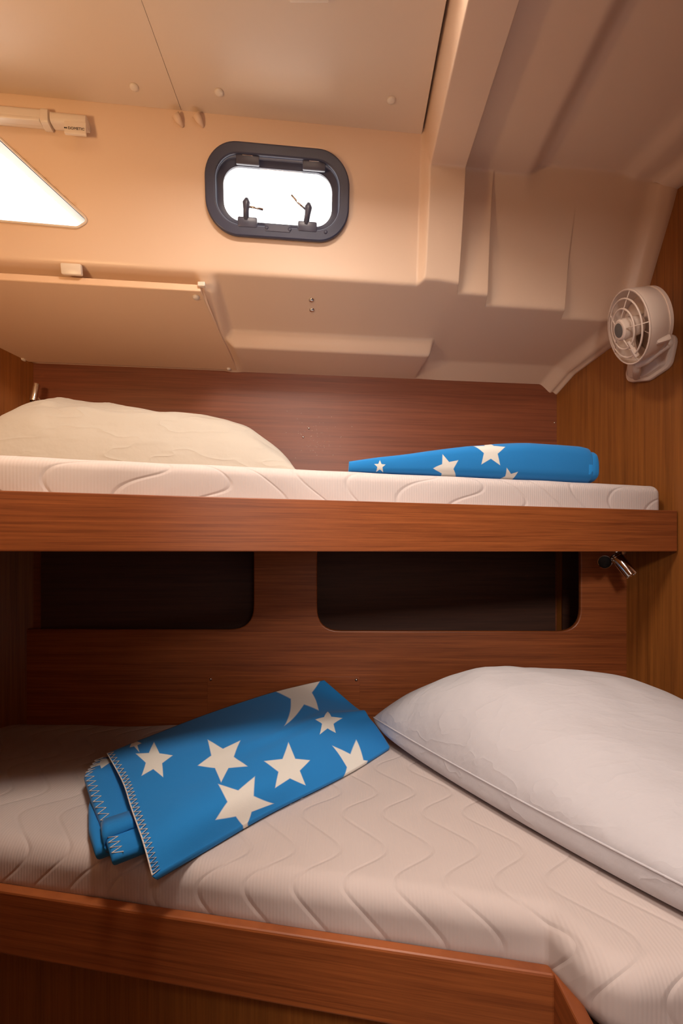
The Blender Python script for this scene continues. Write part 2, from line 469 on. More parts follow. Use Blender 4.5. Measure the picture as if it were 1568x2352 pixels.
# window outlines measured on the hull side
wp0 = W(0, 1.60, 1.13); wa = W(1, 1.60, 1.13)-wp0; wb = W(0, 1.705, .767)-wp0
wn = wa.cross(wb).normalized(); wn = wn if wn.y < 0 else -wn          # towards the viewer
e1 = wa.normalized(); e2 = wn.cross(e1)*1; e2 = e2 if e2.z > 0 else -e2
WC = hit(639, 447, wp0, wn)
def wl(p): d = Vector(p)-WC; return d.dot(e1), d.dot(e2)
def wp(x, y, h=0): return WC+e1*x+e2*y+wn*h
HW = (wl(hit(800, 447, wp0, wn))[0]-wl(hit(478, 447, wp0, wn))[0])/2
HH = (wl(hit(639, 346, wp0, wn))[1]-wl(hit(639, 552, wp0, wn))[1])/2
win_in = rrect(HW-.022, HH-.022, .062)
tri_px = [(205, 508), (178, 523), (0, 508), (-330, 480), (-330, 330), (-70, 262), (0, 318)]
tri = [wl(hit(a, b, wp0, wn)) for a, b in tri_px]
tri = round_poly(tri, [.012, .02, 0, .05, .06, .06, 0], 6)
def inside(p, poly):
    c_ = False; n = len(poly)
    for i in range(n):
        (x1, y1), (x2, y2) = poly[i], poly[(i+1) % n]
        if (y1 > p[1]) != (y2 > p[1]) and p[0] < (x2-x1)*(p[1]-y1)/(y2-y1)+x1: c_ = not c_
    return c_
bm = bmesh.new(); gv = [[bm.verts.new(verts[i, j]) for j in range(nrow)] for i in range(len(xs))]
for i in range(len(xs)-1):
    for j in range(nrow-1):
        bm.faces.new((gv[i][j], gv[i+1][j], gv[i+1][j+1], gv[i][j+1]))
wfaces = [f for f in bm.faces if f.calc_center_median().y > 1.0 and .76 < f.calc_center_median().z < 1.15 and f.calc_center_median().x < .2]
# split the hull side along the window outlines so the openings are clean, then drop the inside
def cut_loop(outline):
    global bm
    n = len(outline)
    for i in range(n):
        p = outline[i]; q_ = outline[(i+1) % n]
        a = wp(*p); b = wp(*q_); nn = (b-a).cross(wn)
        if nn.length < 1e-9: continue
        nn.normalize(); mid = (a+b)/2; rad = (b-a).length/2+.016
        gs = [f for f in bm.faces if (f.calc_center_median()-mid).length < rad+.012 and abs(f.normal.dot(wn)) > .5]
        if not gs: continue
        geo = set(gs)
        for f in gs: geo |= set(f.verts) | set(f.edges)
        bmesh.ops.bisect_plane(bm, geom=list(geo), plane_co=a, plane_no=nn, dist=1e-6)
HX0, HX1, HY0, HY1 = -.26, .12, .44, .86
for co_, no_ in (((HX0, 0, 0), (1, 0, 0)), ((HX1, 0, 0), (1, 0, 0)), ((0, HY0, 0), (0, 1, 0)), ((0, HY1, 0), (0, 1, 0))):
    gs = [f for f in bm.faces if f.calc_center_median().y < 1.15 and f.calc_center_median().z > 1.12 and f.calc_center_median().x < .23]
    geo = set(gs)
    for f in gs: geo |= set(f.verts) | set(f.edges)
    bmesh.ops.bisect_plane(bm, geom=list(geo), plane_co=co_, plane_no=no_, dist=1e-6)
kill = [f for f in bm.faces if HX0 < f.calc_center_median().x < HX1 and HY0 < f.calc_center_median().y < HY1 and f.calc_center_median().z > 1.12]
bmesh.ops.delete(bm, geom=kill, context='FACES')
bm.normal_update()
cut_loop(win_in); cut_loop(tri)
bm.normal_update()
kill = []
for f in bm.faces:
    c_ = f.calc_center_median()
    if c_.y > .95 and .70 < c_.z < 1.15 and c_.x < .2 and abs((c_-WC).dot(wn)) < .05:
        l_ = wl(c_)
        if inside(l_, win_in) or inside(l_, tri): kill.append(f)
bmesh.ops.delete(bm, geom=kill, context='FACES')
me = bpy.data.meshes.new('ceiling'); bm.to_mesh(me); bm.free()
lin = obj('ceiling', me, M['gel'], smooth=True); struct(lin, 'moulded cream ceiling and hull side liner with beam and stepped recesses')
so = lin.modifiers.new('thickness', 'SOLIDIFY'); so.thickness = .012; so.offset = 1
# outward side must be away from the cabin
if me.polygons[len(me.polygons)//2].normal.dot(Vector((0, -1, -.5))) > 0: so.offset = -1

# ------------------------------------------------------------------ hull windows
w1 = bpy.data.objects.new('window_1', None); C.objects.link(w1); w1.location = WC; struct(w1, 'small rounded opening portlight with dark frame')
frm = plate(rrect(HW, HH, .082, 14), [rrect(HW-.020, HH-.020, .066, 14)], lambda x, y, h: wp(x, y, h+.007), .014, .004)
obj('window_frame', frm, M['navy'], w1, smooth='auto')
def loft(loops, close=False):
    bm = bmesh.new(); R = [[bm.verts.new(p) for p in L] for L in loops]; n = len(R[0])
    for A, B in zip(R, R[1:]):
        for k in range(n): bm.faces.new((A[k], A[(k+1) % n], B[(k+1) % n], B[k]))
    return bm
def rr3(ins, h, r): return [wp(x, y, h) for x, y in rrect(HW-ins, HH-ins, r, 14)]
fr2 = loft([rr3(.012, .012, .070), rr3(.020, .009, .062), rr3(.024, .000, .060), rr3(.026, -.008, .056), rr3(.034, -.012, .052), rr3(.041, -.014, .047), rr3(.041, -.024, .047), rr3(.014, -.026, .07), rr3(.012, .004, .07)])
o = obj('window_tunnel', fr2, M['navy'], w1, smooth='auto')
gp = plate(rrect(HW-.041, HH-.041, .047, 14), [], lambda x, y, h: wp(x, y, h-.019), .005)
obj('pane', gp, M['glass'], w1)
def lx(px): return wl(hit(px, 450, wp0, wn))[0]
for cx_, lab in ((lx(570)-.0, 0), (lx(720), 1)):                           # hinge plates above
    b_ = box_frame(wp(cx_, HH-.031, .003), e1, e2, wn, .030, .014, .005, .002)
    hh = obj('hinge', b_, M['navy2'], w1, smooth='auto')
    obj('hinge_pin', tube([wp(cx_-.013, HH-.024, .007), wp(cx_+.013, HH-.024, .007)], .0016), M['chrome'], hh)
for cx_, sgn in ((lx(568), 1), (lx(706), -1)):                             # latches below
    cy_ = -HH+.030
    la = obj('latch', box_frame(wp(cx_, cy_, .004), e1, e2, wn, .026, .013, .012, .004), M['navy2'], w1, smooth='auto')
    post = tube([wp(cx_-.004, cy_+.006, .010), wp(cx_-.003+.003*(1-sgn)/2, cy_+.030, .014), wp(cx_+.004*(1-sgn)/2-.002, cy_+.046, .015), wp(cx_+.004*(1-sgn)/2-.001, cy_+.056, .015)], [.0075, .008, .0105, .005], 14)
    obj('latch_knob', post, M['navy2'], la, smooth=True)
    if sgn > 0: lv = [wp(cx_, cy_+.036, .016), wp(cx_+.020, cy_+.034, .018), wp(cx_+.042, cy_+.031, .018)]
    else: lv = [wp(cx_-.006, cy_+.040, .016), wp(cx_-.024, cy_+.052, .018), wp(cx_-.044, cy_+.070, .018)]
    obj('latch_lever', tube(lv, [.0025, .0028, .0034], 8), M['chrome'], la, smooth=True)
sb = box_frame(wp((lx(568)+lx(706))/2, -HH+.020, .012), e1, e2, wn, .034, .009, .003, .002)
obj('sill_strip', sb, M['navy2'], w1)
for px_ in (612, 665, 748): obj('screw', lathe(wp(lx(px_), -HH+.020, .013), wn, [(0, .005), (.002, .005), (.003, .003)], 12), M['navy'], w1)

w2 = bpy.data.objects.new('window_2', None); C.objects.link(w2); w2.location = wp(*tri[0]); struct(w2, 'pointed triangular hull window at the left edge')
cxm = sum(p[0] for p in tri)/len(tri)
def tri_in(dn, h):
    out = []
    for (x, y) in tri:
        up = max(0.0, min(1.0, (y-tri[12][1]-.0)/.05)) if False else 0
        out.append((x, y, h))
    return out
# inner outline: the sloped upper side leans inwards towards the pane
low = min(p[1] for p in tri)
def shrink(p, k):
    x, y = p; yb = wl(hit(784+(x-0), 520, wp0, wn))[1] if False else low
    f_ = ss(.008, .05, y-low)
    return (x - .012*k*(1 if x > -.55 else 0)*ss(.0, .02, y-low), y - .030*k*f_)
L0 = [wp(x, y, .001) for x, y in tri]
L1 = [wp(*shrink(p, .25), -.010) for p in tri]
L2 = [wp(*shrink(p, 1), -.055) for p in tri]
L3 = [wp(x, y, -.056) for x, y in tri]
L4 = [wp(x*1.0, y+.0, -.003) for x, y in tri]
obj('window_reveal', loft([L0, L1, L2, [wp(*(Vector(p)*1.0), -.060) for p in tri]]), M['reveal'], w2, smooth='auto')
obj('window_rim', tube([wp(x, y, .0015) for x, y in tri], .0030, 8, closed=True), M['white_plastic'], w2, smooth=True)
obj('gasket', tube([wp(*shrink(p, .12), -.001) for p in tri], .0022, 8, closed=True), M['gasket'], w2, smooth=True)
tin = [shrink(p, .9) for p in tri]
obj('pane', plate(tin, [], lambda x, y, h: wp(x, y, h-.050), .004), M['glass'], w2)

# ------------------------------------------------------------------ headliner panels
def slab(poly, z0, z1, bw): return prism([Vector((x, y, z0)) for x, y in poly], Vector((0, 0, z1-z0)), bw)
def ve(x, v=1.60): return (x, (v+.139*x)/.99*K)
PZ = 1.128
pr = thing('headliner_panel', 'wide cream headliner panel to the right of the ceiling seam, above the portlight', 'ceiling panel', (-.1, .8, PZ), None)
ph_ = plate([(-.408, -.04), (.214, -.04), (.214, 1.1), ve(.216), ve(-.408)], [[(HX0, HY0), (HX1, HY0), (HX1, HY1), (HX0, HY1)]], lambda x, y, h: Vector((x, y, PZ+.006+h)), .012, .0008)
obj('panel', ph_, M['panel'], pr)
hat_ = thing('deck_hatch', 'square deck hatch in the headliner just beyond the top edge of the photo', 'hatch', ((HX0+HX1)/2, (HY0+HY1)/2, PZ))
bm = bmesh.new(); t_ = .008
for (a0, b0, a1, b1) in ((HX0-t_, HY0-t_, HX1+t_, HY0), (HX0-t_, HY1, HX1+t_, HY1+t_), (HX0-t_, HY0, HX0, HY1), (HX1, HY0, HX1+t_, HY1)):
    add_hexa(bm, [Vector(p) for p in ((a0, b0, PZ+.012), (a1, b0, PZ+.012), (a1, b1, PZ+.012), (a0, b1, PZ+.012), (a0, b0, 1.25), (a1, b0, 1.25), (a1, b1, 1.25), (a0, b1, 1.25))])
obj('well', bm, M['white_plastic'], hat_)
obj('lid', slab([(HX0-t_, HY0-t_), (HX1+t_, HY0-t_), (HX1+t_, HY1+t_), (HX0-t_, HY1+t_)], 1.25, 1.262, .002), M['white_plastic'], hat_)
pl = thing('headliner_panel', 'cream headliner panel left of the ceiling seam, above the roller blind', 'ceiling panel', (-.8, .8, PZ), None)
obj('panel', slab([(-1.30, -.04), (-.4095, -.04), ve(-.4095), ve(-1.18), (-1.30, 1.1)], PZ, PZ+.012, .0008), M['panel'], pl)
def cap_at(px, py, par):
    c_ = on_z(px, py, PZ)
    o = obj('screw_cap', lathe(c_, (0, 0, -1), [(-.001, .011), (.002, .011), (.005, .0085), (.0065, .004), (.0068, .0005)], 24), M['white_plastic'], par, smooth=True)
cap_at(308, 199, pl); cap_at(503, 211, pr); cap_at(898, 229, pr)
for x in (-.36, .17): 
    obj('screw_cap', lathe((x, .55, PZ), (0, 0, -1), [(-.001, .011), (.002, .011), (.005, .0085), (.0068, .0005)], 24), M['white_plastic'], pr, smooth=True)
# lamp on the ceiling just at the top of the picture
lc = on_z(706, -60, PZ-.012)
lamp = thing('ceiling_lamp', 'small rectangular ceiling light at the top edge of the photo', 'lamp', lc)
y1 = on_z(706, 8, PZ-.012).y
obj('housing', box_frame(Vector((lc.x, y1-.06, PZ-.006)), Vector((1, 0, 0)), Vector((0, 1, 0)), Vector((0, 0, 1)), .040, .060, .006, .003), M['white_plastic'], lamp)
obj('lens', box_frame(Vector((lc.x, y1-.062, PZ-.014)), Vector((1, 0, 0)), Vector((0, 1, 0)), Vector((0, 0, 1)), .036, .052, .003, .002), mat('amber_lens', (.75, .42, .22), .3), lamp)
# two moulded ribs below the panel edge
for px_ in (408, 455):
    a = hit(px_-6, 262, wp0+wn*.012, wn); b = hit(px_+12, 292, wp0+wn*.002, wn)
    rb_ = obj('trim_1' if px_ == 408 else 'trim_2', tube([a, a.lerp(b, .5), b], [.011, .009, .003], 12), M['gel'], smooth=True)
    struct(rb_, 'small moulded cream rib under the headliner')

# ------------------------------------------------------------------ cream locker panel under the hull side (left)
def cp(x, v): return W(x, v, .6287+.198*(2.15-v))
cpz = [( -.387, 1.712), (-.374, 1.93), (-.362, 2.148), (-1.075, 2.148), (-1.092, 2.06), (-1.17, 1.90), (-1.19, 1.712)]
cpts = [cp(*p) for p in cpz]
cn = (cpts[2]-cpts[0]).cross(cpts[3]-cpts[0]).normalized(); cn = cn if cn.z > 0 else -cn
cover = thing('overhead_cover_panel', 'flat sloping cream cover panel under the hull side, above the upper pillow', 'panel', cpts[0])
obj('panel', prism(cpts, cn*.022, .003), M['panel2'], cover)
for px_, py_, r_ in ((450, 684, .010), (525, 849, .007), (53, 828, .009)):
    c_ = hit(px_, py_-2, cpts[0], cn)
    obj('screw_cap', lathe(c_, -cn, [(-.001, r_), (.002, r_), (.005, r_*.7), (.006, r_*.1)], 20), M['white_plastic'], cover, smooth=True)
obj('edge_clip', box_frame(cpts[0]+Vector((.003, 0, .018)), Vector((1, 0, 0)), Vector((0, 1, 0)), Vector((0, 0, 1)), .010, .006, .006, .002), M['white_plastic'], cover)

# blank switch plate on the hull side
sp = wl(hit(167, 621, wp0, wn))
tag(obj('blank_switch_plate', box_frame(wp(sp[0], sp[1], .006), e1, e2, wn, .026, .014, .008, .004), M['white_plastic'], smooth='auto'), 'small blank cream rectangular plate on the hull side below the triangular window', 'cover plate')

# two chrome screws in the soffit
sfp = W(0, 2.16, .63); sfn = (W(1, 2.16, .63)-sfp).cross(W(0, 1.705, .767)-sfp).normalized(); sfn = -sfn if sfn.z > 0 else sfn
for (a, b, t_) in ((715, 689, 'upper of two chrome screws in the cream moulding below the portlight'), (716, 712, 'lower of two chrome screws in the cream moulding below the portlight')):
    c_ = hit(a, b, sfp, sfn)
    tag(obj('screw', lathe(c_, sfn, [(-.004, .008), (.002, .008), (.004, .005), (.0045, .001)], 20), M['chrome'], smooth=True), t_, 'screw', 'chrome screws below the portlight')

# ------------------------------------------------------------------ roller blind at upper left
BV = 1.575
def bp(px, py): return hit(px, py, W(0, BV, 0), (W(1, BV, 0)-W(0, BV, 0)).cross(Vector((0, 0, 1))))
h1 = (W(1, BV, 0)-W(0, BV, 0)).normalized(); hN = Vector((h1.y, -h1.x, 0)); up = Vector((0, 0, 1))
a_t, a_b, b_t, b_b = bp(0, 240), bp(0, 283), bp(200, 266), bp(200, 299)
blind = thing('roller_blind', 'cream roller blind housing above the triangular window with printed tab', 'blind', bp(114, 297))
def rail(x0, x1, zt, zb, dep, nm, par, rnd=.010):
    c0 = W(x0, BV, 0); c1 = W(x1, BV, 0)
    pro = round_poly([(0, zb), (0, zt), (dep, zt), (dep, zb)], rnd, 5)
    pts = [Vector((c0.x, c0.y, 0))+Vector((-hN.x*d, -hN.y*d, z)) for d, z in pro]
    return obj(nm, prism(pts, Vector((c1.x-c0.x, c1.y-c0.y, 0)), .0015), M['white_plastic'], par, smooth='auto')
zt, zb = 1.084, 1.054
xa = bp(105, 270).x; xb = bp(113, 270).x; xc = bp(196, 270).x
rail(-1.15, xa-.012, zt, zb, .034, 'housing', blind)
rail(xa-.014, xa+.004, zt+.003, zb-.004, .036, 'joint_collar', blind)
rail(xb, xc, zt-.004, zb+.001, .034, 'end_cap', blind)
rail(-1.15, xa-.015, zb+.008, zb-.002, .02, 'lower_lip', blind, .004)
x0, x1 = bp(147, 305).x, bp(197, 305).x
tabo = rail(x0, x1, zb+.004, zb-.026, .008, 'tab', blind, .002)
tm = text_mesh('DOMETIC', .0088, .0002)
tc = W((x0+x1)/2+.003, BV, 0); tc = Vector((tc.x, tc.y, zb-.014))+hN*.0006
tm.transform(Matrix(((h1.x, 0, hN.x, tc.x), (h1.y, 0, hN.y, tc.y), (0, 1, 0, tc.z), (0, 0, 0, 1))))
obj('printed_word', tm, M['black'], tabo)
lg = bmesh.new()
for dx in (-.0235, -.0270):
    c_ = tc+h1*(dx+.0005); s_ = .0022
    lg.faces.new([lg.verts.new(p) for p in (c_-h1*s_, c_-up*s_, c_+h1*s_, c_+up*s_)])
obj('printed_mark', lg, M['black'], tabo)

# ------------------------------------------------------------------ lower back panel with two locker openings
LP = (-1.5, 2.025); RP = (.96, 1.975)                 # plan (x, survey depth) of its face
def lpy(x): return lerp(LP[1], RP[1], (x-LP[0])/(RP[0]-LP[0]))*K
def lz(px, py): 
    y = 1.99*K
    for _ in range(4): x = (px-784)/F*y; y = lpy(x)
    return x, (HY-py)/F*y
def lp3(x, z, h): return Vector((x, lpy(x)-h+.009, z))
ob = round_poly([(LP[0]+.35, -.85), (xr(1.975)-.002, -.85), (xr(1.975)-.002, .03), (LP[0]+.35, .03)], 0)
def opening(p0, p1, zb_, r):
    return round_poly([(p0, zb_), (p1, zb_), (p1, .012), (p0, .012)], [r, r, .02, .02], 8)
lx0 = -1.115; lx1 = lz(585, 1300)[0]; rx0 = lz(725, 1300)[0]; rx1 = lz(1336, 1300)[0]
zbl = lz(584, 1449)[1]; zbr = lz(900, 1452)[1]
pan = plate(ob, [opening(lx0, lx1, zbl, .085), opening(rx0, rx1, zbr, .080)], lp3, .018, .004)
struct(obj('wall_back_lower', pan, M['wood_h'], smooth='auto'), 'wooden panel behind the lower bunk with two rounded locker openings')
# locker interior
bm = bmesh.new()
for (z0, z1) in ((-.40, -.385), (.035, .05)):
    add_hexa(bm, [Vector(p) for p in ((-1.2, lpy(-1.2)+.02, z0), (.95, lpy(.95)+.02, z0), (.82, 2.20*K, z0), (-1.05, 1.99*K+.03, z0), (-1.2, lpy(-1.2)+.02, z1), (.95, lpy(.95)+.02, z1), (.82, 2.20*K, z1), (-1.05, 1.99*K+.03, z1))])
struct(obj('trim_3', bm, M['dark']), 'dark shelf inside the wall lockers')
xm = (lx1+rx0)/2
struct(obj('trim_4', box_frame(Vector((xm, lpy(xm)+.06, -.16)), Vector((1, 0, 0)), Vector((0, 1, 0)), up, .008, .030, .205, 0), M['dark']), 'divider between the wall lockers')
struct(obj('trim_5', prism([W(-1.0, 2.147, -.385), W(.80, 2.147, -.385), W(.80, 2.147, .035), W(-1.0, 2.147, .035)], Vector((0, .008, 0))), M['dark']), 'dark sheet added as shade at the back of the wall lockers')  # dark sheet stands in for the shade inside the openings
struct(obj('trim_6', prism([D(xr(2.02)-.008, 2.02, -.385), D(xr(2.255)-.008, 2.255, -.385), D(xr(2.255)-.008, 2.255, .035), D(xr(2.02)-.008, 2.02, .035)], Vector((.006, 0, 0))), M['dark']), 'dark strip added as shade at the right end of the wall lockers')  # dark strip painting shade over the bulkhead end
# hatch cover above lower mattress
hx0, hz1 = lz(477, 1553); hx1, _ = lz(825, 1553)
hat = thing('locker_hatch', 'flush wooden hatch cover low on the panel behind the star blanket', 'hatch', Vector((hx0, lpy(hx0), -.56)))
hp = plate(round_poly([(hx0, -.585), (hx1, -.585), (hx1, hz1), (hx0, hz1)], [0, 0, .008, .008]), [], lambda x, z, h: Vector((x, lpy(x)-.0012+h, z)), .0028, .0006)
obj('cover', hp, M['wood_h'], hat)
for a, b in ((484, 1560), (818, 1561)):
    x, z = lz(a, b); obj('screw', lathe(Vector((x, lpy(x)-.001, z)), (0, -1, 0), [(0, .005), (.003, .005), (.0045, .002)], 14), M['chrome'], hat, smooth=True)
# small screws on the upper wooden wall
bn = (W(1, 2.16, 0)-W(0, 2.16, 0)).cross(up).normalized(); bn = bn if bn.y < 0 else -bn
for a, b, r_, lb in ((1273, 971, .0035, 'tiny screw in the upper wooden wall near the right corner'), (709, 984, .0035, 'upper tiny screw in the wooden wall between pillow and blanket'), (696, 1004, .0035, 'lower tiny screw in the wooden wall between pillow and blanket')):
    c_ = hit(a, b, W(0, 2.16, 0), bn)
    tag(obj('screw', lathe(c_, bn, [(-.001, r_), (.002, r_), (.003, r_*.4)], 12), M['chrome'], smooth=True), lb, 'screw')
bm = bmesh.new()
for k in range(70):
    a = random.gauss(720, 32); b = random.gauss(1010, 26)
    if b > 1056: continue
    c_ = hit(a, b, W(0, 2.16, 0), bn); r_ = random.uniform(.0007, .0015)
    lathe(c_, bn, [(-.0005, r_), (r_*.5, r_*.8), (r_*.9, r_*.2)], 6, bm)
tag(obj('water_specks', bm, mat('dried_specks', (.75, .6, .5), .3)), 'scattered pale specks on the wooden wall beside the upper pillow', 'specks', kind='stuff')

# ------------------------------------------------------------------ upper bunk
def ub(x): return 1.2+.355*(x+.672)
ubx1 = .985
XL0 = -1.33
ubk = thing('upper_bunk', 'upper bunk with brown horizontal grain front board under the thin mattress', 'bunk', D(0, ub(0), 0))
bdir = (D(1, ub(1), 0)-D(0, ub(0), 0)).normalized(); bnor = Vector((-bdir.y, bdir.x, 0))
pts = [D(XL0, ub(XL0), 0), D(ubx1, ub(ubx1), 0), D(ubx1, ub(ubx1), .1205), D(XL0, ub(XL0), .1205)]
obj('front_board', prism(pts, bnor*.02, .002), M['wood_h'], ubk, origin=None)
def ins(x, d): p = D(x, ub(x), 0)+bnor*d; return (p.x, p.y)
bpoly = [ins(XL0+.01, .02), ins(ubx1-.008, .02), (xr(2.1)-.004, 2.1*K), ve(.80, 2.155), ve(-1.04, 2.155), (xl(1.4)+.006, 1.4*K)]
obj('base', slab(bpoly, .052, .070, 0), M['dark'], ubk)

mp = [ins(XL0+.03, .024), ins(ubx1-.030, .024), (xr(1.86)-.03, 1.86*K), (xr(2.1)-.02, 2.1*K), ve(.77, 2.14), ve(-1.03, 2.14), (xl(1.4)+.03, 1.4*K)]
mp = dense(round_poly(mp, [.05, .05, .05, .05, .05, .05, .05], 8), .02)
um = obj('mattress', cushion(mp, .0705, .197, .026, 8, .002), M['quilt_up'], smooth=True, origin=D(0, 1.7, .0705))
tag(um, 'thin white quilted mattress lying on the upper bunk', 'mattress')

# ------------------------------------------------------------------ lower bunk
def lf(x): return 1.15-.2388*(x+.644)            # front face, survey depth
lbk = thing('lower_bunk', 'lower bunk with brown wooden front board stepping forward at the right', 'bunk', D(.1, lf(.1), -.75))
CX = .322
lbd = (D(1, lf(1), 0)-D(0, lf(0), 0)).normalized(); lbn = Vector((-lbd.y, lbd.x, 0))
ZB0 = -.640
pts = [D(-1.33, lf(-1.33), -.76), D(CX, lf(CX), -.76), D(CX, lf(CX), ZB0), D(-1.33, lf(-1.33), ZB0)]
fb = obj('front_board', prism(pts, lbn*.022, .004), M['wood_h'], lbk)
obj('return_board', prism([Vector((CX-.001, .62, -.76)), Vector((CX-.001, .62, ZB0)), Vector((CX-.001, lf(CX)*K+.015, ZB0)), Vector((CX-.001, lf(CX)*K+.015, -.76))], Vector((.022, 0, 0)), .004), M['wood_h'], lbk)
obj('corner_board', prism([Vector((CX, .62, -.76)), Vector((1.42, .62, -.76)), Vector((1.42, .62, ZB0-.03)), Vector((CX, .62, ZB0-.03))], Vector((0, .02, 0)), .004), M['wood_h'], lbk)
bpl = [(-1.33, lf(-1.33)*K+.03), (CX, lf(CX)*K+.03), (CX+.02, .64), (xr(.64/K)-.01, .64), (xr(1.98)-.01, 1.965*K), (-1.10, 1.99*K), (xl(1.4)+.01, 1.4*K)]
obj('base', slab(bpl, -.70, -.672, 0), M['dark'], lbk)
# recessed plinth
bpl2 = [(-1.33, lf(-1.33)*K+.06), (CX-.02, lf(CX)*K+.06), (CX+.06, .70), (xr(.70/K)-.01, .70), (xr(1.9)-.01, 1.9*K), (-1.10, 1.9*K), (xl(1.4)+.01, 1.4*K)]
obj('plinth', slab(bpl2, ZF, -.70, 0), M['wood_v'], lbk)

mo = [(-1.32, lf(-1.32)*K+.020), (CX-.005, lf(CX)*K+.022), (CX+.035, .665), (xr(.665/K)-.02, .665), (xr(1.975)-.012, 1.968*K), (-1.09, 2.01*K), (xl(1.4)+.02, 1.4*K)]
mo = dense(round_poly(mo, [.08, .012, .075, .08, .08, .08, .08], 10, .8), .02)
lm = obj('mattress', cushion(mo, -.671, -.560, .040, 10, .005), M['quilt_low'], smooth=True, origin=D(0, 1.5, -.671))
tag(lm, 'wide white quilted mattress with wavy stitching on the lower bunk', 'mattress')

# ------------------------------------------------------------------ pillows
def catmull(pts, t):
    n = len(pts)-1; f_ = min(max(t, 0), 1)*n; i = min(int(f_), n-1); u_ = f_-i
    P = [pts[max(i-1, 0)], pts[i], pts[i+1], pts[min(i+2, n)]]
    return .5*((2*P[1])+(P[2]-P[0])*u_+(2*P[0]-5*P[1]+4*P[2]-P[3])*u_*u_+(3*P[1]-P[0]-3*P[2]+P[3])*u_**3)
def surf(net, s, t): return catmull([catmull(r, t) for r in net], s)
def pillow(net_edge, top, bot, zfloor, wr, seed, pinch=.09, n=72, pw=2.6, crease=.0):
    """net_edge(s,t) seam plane; top/bot heights as functions"""
    bm = bmesh.new(); T = []; B = []
    for i in range(n+1):
        s = (1-math.cos(math.pi*i/n))/2; rt, rb_ = [], []
        for j in range(n+1):
            t = (1-math.cos(math.pi*j/n))/2; a = 2*s-1; b = 2*t-1
            # edges curve inwards between the corners
            aa = a*(1-pinch*(1-b*b)*abs(a)**3); bb = b*(1-pinch*(1-a*a)*abs(b)**3)
            p = net_edge((aa+1)/2, (bb+1)/2)
            f_ = ((1-abs(a)**pw)*(1-abs(b)**pw)); f_ = max(f_, 0)
            g_ = f_**.5
            w1_ = noise.noise(Vector((p.x*7+seed, p.y*7, 0)))*.5+noise.noise(Vector((p.x*16+seed, p.y*10, 3)))*.25
            cr = (1-abs(noise.noise(Vector((p.x*9+seed, p.y*14+p.x*6, 5)))))**6
            w1_ += crease*cr*ss(.45, -.9, a) if False else crease*cr*(1-ss(-.9, .2, a))
            edge_w = noise.noise(Vector((a*5+seed, b*5, 7)))
            zt_ = p.z+top(s, t)*g_+wr*w1_*g_*1.4+wr*.5*edge_w*(1-f_)*f_*4
            zb_ = p.z-bot(s, t)*f_**.22
            zb_ = max(zb_, zfloor)
            edge = i in (0, n) or j in (0, n)
            v = bm.verts.new((p.x, p.y, zt_)); rt.append(v)
            rb_.append(v if edge else bm.verts.new((p.x, p.y, min(zb_, zt_-.001))))
        T.append(rt); B.append(rb_)
    for i in range(n):
        for j in range(n):
            bm.faces.new((T[i][j], T[i+1][j], T[i+1][j+1], T[i][j+1]))
            q_ = (B[i][j], B[i][j+1], B[i+1][j+1], B[i+1][j])
            if len(set(q_)) > 2: 
                try: bm.faces.new(q_)
                except ValueError: pass
    seam = [T[i][0].co.copy() for i in range(n+1)]+[T[n][j].co.copy() for j in range(1, n+1)]+[T[i][n].co.copy() for i in range(n-1, -1, -1)]+[T[0][j].co.copy() for j in range(n-1, 0, -1)]
    return bm, seam
# lower pillow
cL = D(.095, 1.80, -.490); cN = D(.58, .78, -.500); cR = D(1.18, .98, -.50); cF = D(.80, 1.90, -.49)
def le(s, t): return cL.lerp(cN, s).lerp(cF.lerp(cR, s), t)
bm, seam = pillow(le, lambda s, t: catmull([.20, .225, .165, .10, .08], s)*(1-.25*t), lambda s, t: .085, -.5595, .012, 3.0, -.05, 72, 3.0)
lpil = thing('pillow', 'large white pillow on the lower mattress beside the star blanket', 'pillow', cL.lerp(cR, .5)*1.0)
obj('pillow_body', bm, M['pillow'], lpil, smooth=True)
obj('piping', tube(seam[::2], .0022, 6, closed=True), M['pillow'], lpil, smooth=True)
# upper pillow
uL = D(-.97, 1.50, .235); uN = D(-.12, 1.60, .215); uR = D(-.16, 1.98, .225); uF = D(-.97, 1.98, .26)
def ue(s, t): return uL.lerp(uN, s).lerp(uF.lerp(uR, s), t)
def utop(s, t): 
    h = catmull([.19, .222, .19, .170, .16, .165, .13], s); return h
bm, seam = pillow(ue, utop, lambda s, t: .05, .1975, .022, 9.0, .02, 96, 2.6, .25)
upil = thing('pillow', 'crumpled cream white pillow lying on the upper mattress', 'pillow', uL.lerp(uR, .5))
obj('pillow_body', bm, M['pillow2'], upil, smooth=True)
obj('piping', tube(seam[::2], .0018, 6, closed=True), M['pillow2'], upil, smooth=True)

